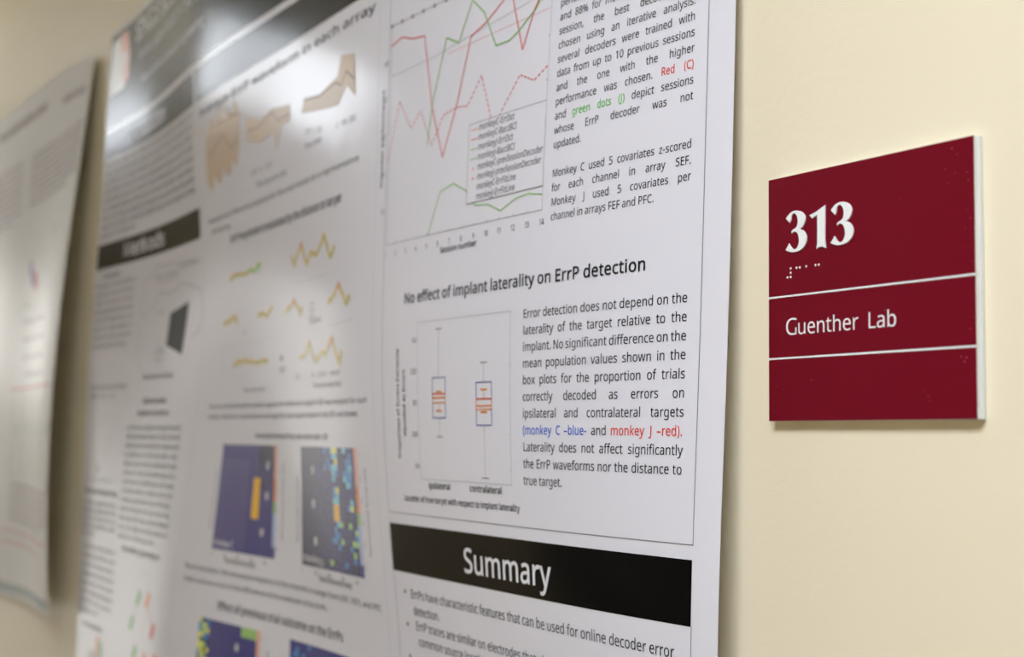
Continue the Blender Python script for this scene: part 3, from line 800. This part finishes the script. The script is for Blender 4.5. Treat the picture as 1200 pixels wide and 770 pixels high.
para('body_text', -1370, -1206, -179, -220, 5, 4.6, .4, 4)
para('body_text', -1360, -1192, -238, -323, 8, 4.6, .6, 5)
# sketches: monkey and screen set-up, arrays, target maps
t = Mesh2()
t.poly(D['mon'], 0); scr = put(t, 'setup_sketch', 'slate', .34, 'black slanted screen in the drawing')
def sk(t):
    t.line([(-1180, 76), (-1168, 112), (-1123, 130), (-1000, 124), (-950, 121)], .9)
    t.line([(-1178, 76), (-1166, 66), (-1150, 74)], .9); t.line([(-1136, 73), (-1110, 95), (-1066, 90), (-1020, 100), (-946, 86)], .9)
    t.line([(-946, 85), (-937, 60), (-948, 40), (-972, 32)], 1.2); t.line([(-1124, 124), (-1120, 108), (-1040, 110), (-1036, 126)], .8)
    t.line([(-1100, 30), (-1080, 20), (-1080, -2)], .8); t.line([(-1180, 60), (-1175, 10), (-1150, -5)], .5)
    t.fit('Visual feedback', (-1130, 113), (-1040, 113), 4); t.fit('Recording', (-1030, 118), (-960, 118), 4); t.fit('Arm', (-1110, 66), (-1085, 68), 4)
    t.fit('Robot', (-1110, 18), (-1078, 18), 4); t.fit('arm', (-1108, 8), (-1086, 8), 4)
sub('sketch_line', sk, 'grey', .34, par=scr)
t = Mesh2()
for (u, v) in ((-1320, -70), (-1290, -62), (-1315, -100), (-1280, -110), (-1335, -120), (-1262, -92)):
    t.line([(u+8*math.cos(a*.9), v+7*math.sin(a*.9)) for a in range(8)], .6)
t.rect(-1312, -136, -1302, -124); t.fit('Monkey C     Monkey J', (-1350, -146), (-1240, -146), 3.6)
put(t, 'array_sketch', 'lgrey', TXT)
t = Mesh2()
t.line([(-1054+22*math.cos(a*.45), -262+16*math.sin(a*.45)) for a in range(15)], .7, 3)
for (u, v, m_) in ((-1068, -277, 0), (-1090, -309, 0), (-1029, -276, 1), (-1000, -309, 2), (-985, -342, 2), (-1068, -342, 0), (-1025, -345, 1)):
    t.poly([(u-9, v-8), (u+2, v-11), (u+10, v+4), (u+1, v+10), (u-4, v+1)], m_)
t.line([(-1068, -277), (-1090, -309)], 1.2, 0); t.line([(-1029, -276), (-1000, -309)], 1.2, 2); t.line([(-1029, -276), (-1040, -320)], 1, 1)
t.rect(-1262, -385, -1247, -347, 1); t.rect(-1240, -385, -1228, -352, 0); t.rect(-1300, -385, -1268, -370, 3)
put(t, 'target_sketch', ['green', 'orange', 'red', 'lgrey'], TXT)

# ---------------------------------------------------------------- the second poster, further left
EPZ = np.array([-.36, -.338, -.317, -.29, -.19, -.03, .098, .166, .2276, .3035, .387, .476, .51])
EPD = np.array([.046, .050, .0465, .050, .056, .0545, .0486, .040, .036, .029, .020, .010, .008])
EPF = np.polyfit(EPZ, EPD, 4)
LORG = (-1.95, 0.0, -0.35)
def sheet2(s, z, h=0.0):
    s = np.asarray(s, float); z = np.asarray(z, float)
    e = np.clip(np.polyval(EPF, z), .006, .058)
    d = .010+(e-.010)*np.exp(-(np.abs(s)/.24)**2)+.004*np.sin(s*9)*np.sin(z*6)**2
    return np.stack([-1.473+s, -np.maximum(d, .002)-h, z], -1)
poster2 = empty('conference_poster', LORG, 'faded white poster further along the wall, its lower corner curling away, beyond the bannered poster', 'poster')
def sheet2w(u, v, h=0.0):
    """v: 0 bottom .. 0.83 top, following the slightly uneven edges"""
    s = -np.asarray(u, float); tt = np.asarray(v, float)/.83
    zt = .476+.022*(1-np.exp(-s/.1))+.004*s; zb = -.336-.030*s
    return sheet2(-s, zb+(zt-zb)*tt, h)
paper_mesh(sheet2w, -920, 0, 0, 830, 100, 110, 'paper_sheet', 'paper2', poster2, LORG, .0004)
t = Mesh2(); t.rect(-915, 6, -3, 20, 0, 6)
t.build('bottom_strip', sheet2w, .3, ['palegrey'], poster2, LORG)
def p2(name, fn, mats, h=.35): 
    t = Mesh2(); fn(t); t.build(name, sheet2, h, mats, poster2, LORG)
p2('title_text', lambda t: t.fit('Brain machine interface control', (-640, 456), (-283, 452), 11, .02), ['mauve'])
p2('title_text', lambda t: t.fit('implant study', (-178, 440), (-30, 430), 8, .014), ['mauve'])
def p2txt(t):
    for blk in ((-380, -20, 385, 302, 9), (-800, -430, 390, 290, 9), (-432, -20, -165, -222, 6)):
        u0, u1, v0, v1, n = blk
        for i in range(n):
            v = v0+(v1-v0)*i/(n-1); t.fit(' '.join(words[(i*5) % 30:(i*5) % 30+8]), (u0, v), (u1-(60 if i == n-1 else 0), v-4), 3.9, .012)
    t.fit('targets and decoders', (-384, 105), (-134, 98), 5); t.fit('spike counts in bins', (-380, 75), (-120, 68), 5); t.fit('error trials', (-370, 45), (-110, 38), 5); t.fit('sessions', (-355, 17), (-89, 9), 5)
p2('body_text', p2txt, ['mauve'])
def p2sk(t):
    t.poly([(-340, 215), (-325, 190), (-300, 165), (-318, 160), (-345, 190)], 1); t.poly([(-315, 180), (-290, 150), (-270, 162), (-295, 190)], 2)
    t.line([(-470, -3), (-10, -8)], 2.2, 2)
    for k in range(5):
        u = -449+k*95; t.line([(u, -23), (u+6, -150)], 2.0, 0)
        t.line([(u+20, -60), (u+45, -80), (u+70, -62)], 2, 0)
    t.line([(-200, 260), (-150, 230), (-100, 245)], 1.5, 0); t.line([(-420, 120), (-380, 140), (-330, 128)], 1.5, 0)
    t.fit('conclusions and future directions for control', (-482, -245), (-20, -243), 5, m=2)
    t.fit('acknowledgements of the study', (-482, -262), (-90, -262), 4.5, m=2)
p2('figure_print', p2sk, ['sage', 'violet', 'rose'])

# ---------------------------------------------------------------- room sign
SW, SH, ST = .150, .1392, .006
sgn = empty('room_sign', (SW/2, 0, -SH/2), 'maroon and white room number sign reading 313 Guenther Lab, on the cream wall', 'sign')
so = Vector((SW/2, 0, -SH/2))
def sbox(name, a, b, m, bevel=.0002, label=None, parent=sgn):
    o = box_obj(name, Vector(a)-so, Vector(b)-so, m, parent, bevel, 1)
    if label: o['label'] = label
    return o
hz = SH/2
sbox('back_plate', (0.0, -.0030, -hz), (SW+.0006, -.0002, hz), 'acrylic2', label='white backing plate')
G1_, G2_ = .0009, -.0342
for (za, zb) in ((G1_+.0006, hz), (G2_+.0006, G1_-.0006), (-hz, G2_-.0006)):
    p = sbox('panel', (.0002, -.0054, za), (SW, -.0031, zb), 'acrylic', label='white cored panel with maroon face')
    sbox('panel_face', (.0002, -ST, za+.0001), (SW-.0001, -.0054, zb-.0001), 'maroon', .00012, parent=p, label='maroon face')
for z in (G1_, G2_):
    sbox('divider', (.0002, -ST-.0001, z-.00052), (SW-.0002, -.0031, z+.00052), 'letter', .0001, 'white dividing strip')
THREE = [(15.5, 45.2), (17.7, 47.2), (20.4, 48.5), (23.7, 48.8), (27.2, 48.1), (29.9, 46.5), (31.4, 44.1), (31.2, 41.7), (29.9, 39.6), (28.0, 38.3), (26.6, 37.9), (29.1, 37.1), (31.3, 35.3), (32.4, 32.9), (32.3, 30.5), (30.9, 28.2), (28.5, 26.4), (25.2, 25.5), (21.4, 25.3), (18.1, 26.0), (15.2, 27.2), (18.2, 30.7), (19.8, 28.5), (22.0, 27.0), (24.1, 27.3), (25.5, 28.8), (26.2, 31.2), (25.9, 33.7), (25.0, 35.7), (23.4, 36.8), (21.7, 37.0), (20.4, 36.1), (20.1, 37.4), (21.2, 38.2), (23.4, 38.9), (24.8, 40.2), (25.3, 42.4), (25.0, 44.7), (24.0, 46.4), (22.3, 47.3), (20.7, 46.8), (20.0, 45.6), (19.8, 43.9), (18.7, 42.3), (17.1, 43.8)]
ONE = [(34.8, 44.7), (40.4, 46.1), (47.1, 48.8), (47.0, 40.7), (46.8, 29.6), (47.5, 24.9), (45.7, 25.6), (43.9, 26.1), (42.1, 25.9), (40.3, 25.1), (40.9, 28.5), (41.0, 37.2), (41.0, 44.1), (38.8, 43.3), (36.9, 42.6)]
sharp3 = {0, 20, 21, 31, 43, 10, 32, 30}
def smooth_outline(pts, sharp):
    out = []; n = len(pts)
    for i in range(n):
        p0, p1, p2, p3 = (Vector(pts[(i+k-1) % n]) for k in range(4))
        out.append(tuple(p1))
        a = p1 if i in sharp else p0; b = p2 if (i+1) % n in sharp else p3
        for tt in (1/3, 2/3):
            q = 0.5*((2*p1)+(p2-a)*tt+(2*a-5*p1+4*p2-b)*tt*tt+(-a+3*p1-3*p2+b)*tt**3)
            out.append(tuple(q))
    return out
def raised(name, pts, dx, m, h0=-ST, th=.0008, bev=.00018, sc=1.0):
    bm = bmesh.new(); vs = [bm.verts.new(((x+dx)/1000, 0, z/1000)) for x, z in pts]
    f = bm.faces.new(vs)
    if f.normal.y > 0: f.normal_flip()
    bm.normal_update()
    if f.normal.y > 0: f.normal_flip()
    r = bmesh.ops.extrude_face_region(bm, geom=[f]); nv = [v for v in r['geom'] if isinstance(v, bmesh.types.BMVert)]
    for v in bm.verts: v.co.y = h0
    for v in nv: v.co.y = h0-th
    topf = [g for g in r['geom'] if isinstance(g, bmesh.types.BMFace)]
    bmesh.ops.inset_region(bm, faces=topf, thickness=bev, depth=0.0)
    for v in bm.verts:
        if abs(v.co.y-(h0-th)) < 1e-7 and not any(v in ff.verts for ff in topf): v.co.y = h0-th+bev
    bmesh.ops.recalc_face_normals(bm, faces=bm.faces[:])
    bmesh.ops.triangulate(bm, faces=[g for g in bm.faces if len(g.verts) > 4])
    for v in bm.verts: v.co -= so
    me = bpy.data.meshes.new(name); bm.to_mesh(me); bm.free()
    return link(name, me, m, sgn)
o3 = smooth_outline(THREE, sharp3)
raised('raised_digit', o3, 0, 'letter'); raised('raised_digit', ONE, 0, 'letter'); raised('raised_digit', o3, 36.1, 'letter')
for (x, z) in [(18.8, 16.4), (18.8, 13.9), (16.2, 11.5), (18.8, 11.5), (23.7, 16.3), (26.3, 16.3), (31.5, 16.3), (38.9, 16.3), (41.5, 16.3)]:
    bm = bmesh.new()
    q = bmesh.ops.create_uvsphere(bm, u_segments=12, v_segments=8, radius=.00072)
    for v in q['verts']: v.co = Vector((v.co.x+x/1000, v.co.y*.8-ST, v.co.z+z/1000))-so
    me = bpy.data.meshes.new('braille_dot'); bm.to_mesh(me); bm.free(); link('braille_dot', me, 'letter', sgn, True)
# engraved name line: the capital G is a C with a plain upright
t = Mesh2(); z0 = -21.2; xh = 6.4
co, f, adv = glyph('C', 0, 5); k = 9.4/glyph('H')[0][:, 1].max()
cw = co[:, 0].max()-co[:, 0].min()
t.add(np.stack([14.9+(co[:, 0]-co[:, 0].min())*(8.7/cw), z0+co[:, 1]*k], 1), f)
t.rect(22.5, z0+.1, 23.5, z0+4.0, 0, 20)
def run(s, x0, x1):
    w0 = glyph(s[0], 0, 5)[0][:, 0].min(); w = wwidth(s, 0)
    hs = (x1-x0)/((w-w0)*xh/XH); t.text(s, x0-w0*xh/XH*hs, z0, xh, hs, 0, 0, 0, 0, 5)
run('uenther', 24.9, 71.6); run('Lab', 78.9, 98.9)
def flat(u, v, h=0.0): return np.stack([np.asarray(u), np.full(len(u), -ST-h), np.asarray(v)], -1)
o = t.build('name_lettering', flat, .12, ['letter'], sgn, tuple(so))
t = Mesh2()
for (x, z) in [(101.4, 44.7), (139.7, 61.6), (138.3, 52.6), (145.7, 33.1), (144.3, 24.1), (142.1, 15.2), (147.7, 28.8), (148.6, 7.4), (136.4, 65.2), (146.0, 51.8), (140.7, -38.9), (142.7, -41.4), (116.8, -54.8), (119.5, -57.9), (120.0, -60.0), (146.8, -25.6), (148.7, -19.7), (109.4, 4.1), (35.3, -47.1), (6.8, -49.7), (131.8, 55.6), (144, -39.5), (133.5, 48.3), (146.6, 47.6), (90.5, -12.4)]:
    r = .18+random.random()*.22; t.disc(x, z, r, 0, 6, r*(.6+random.random()*.6))
t.build('scuff_marks', flat, .05, ['speck'], sgn, tuple(so))
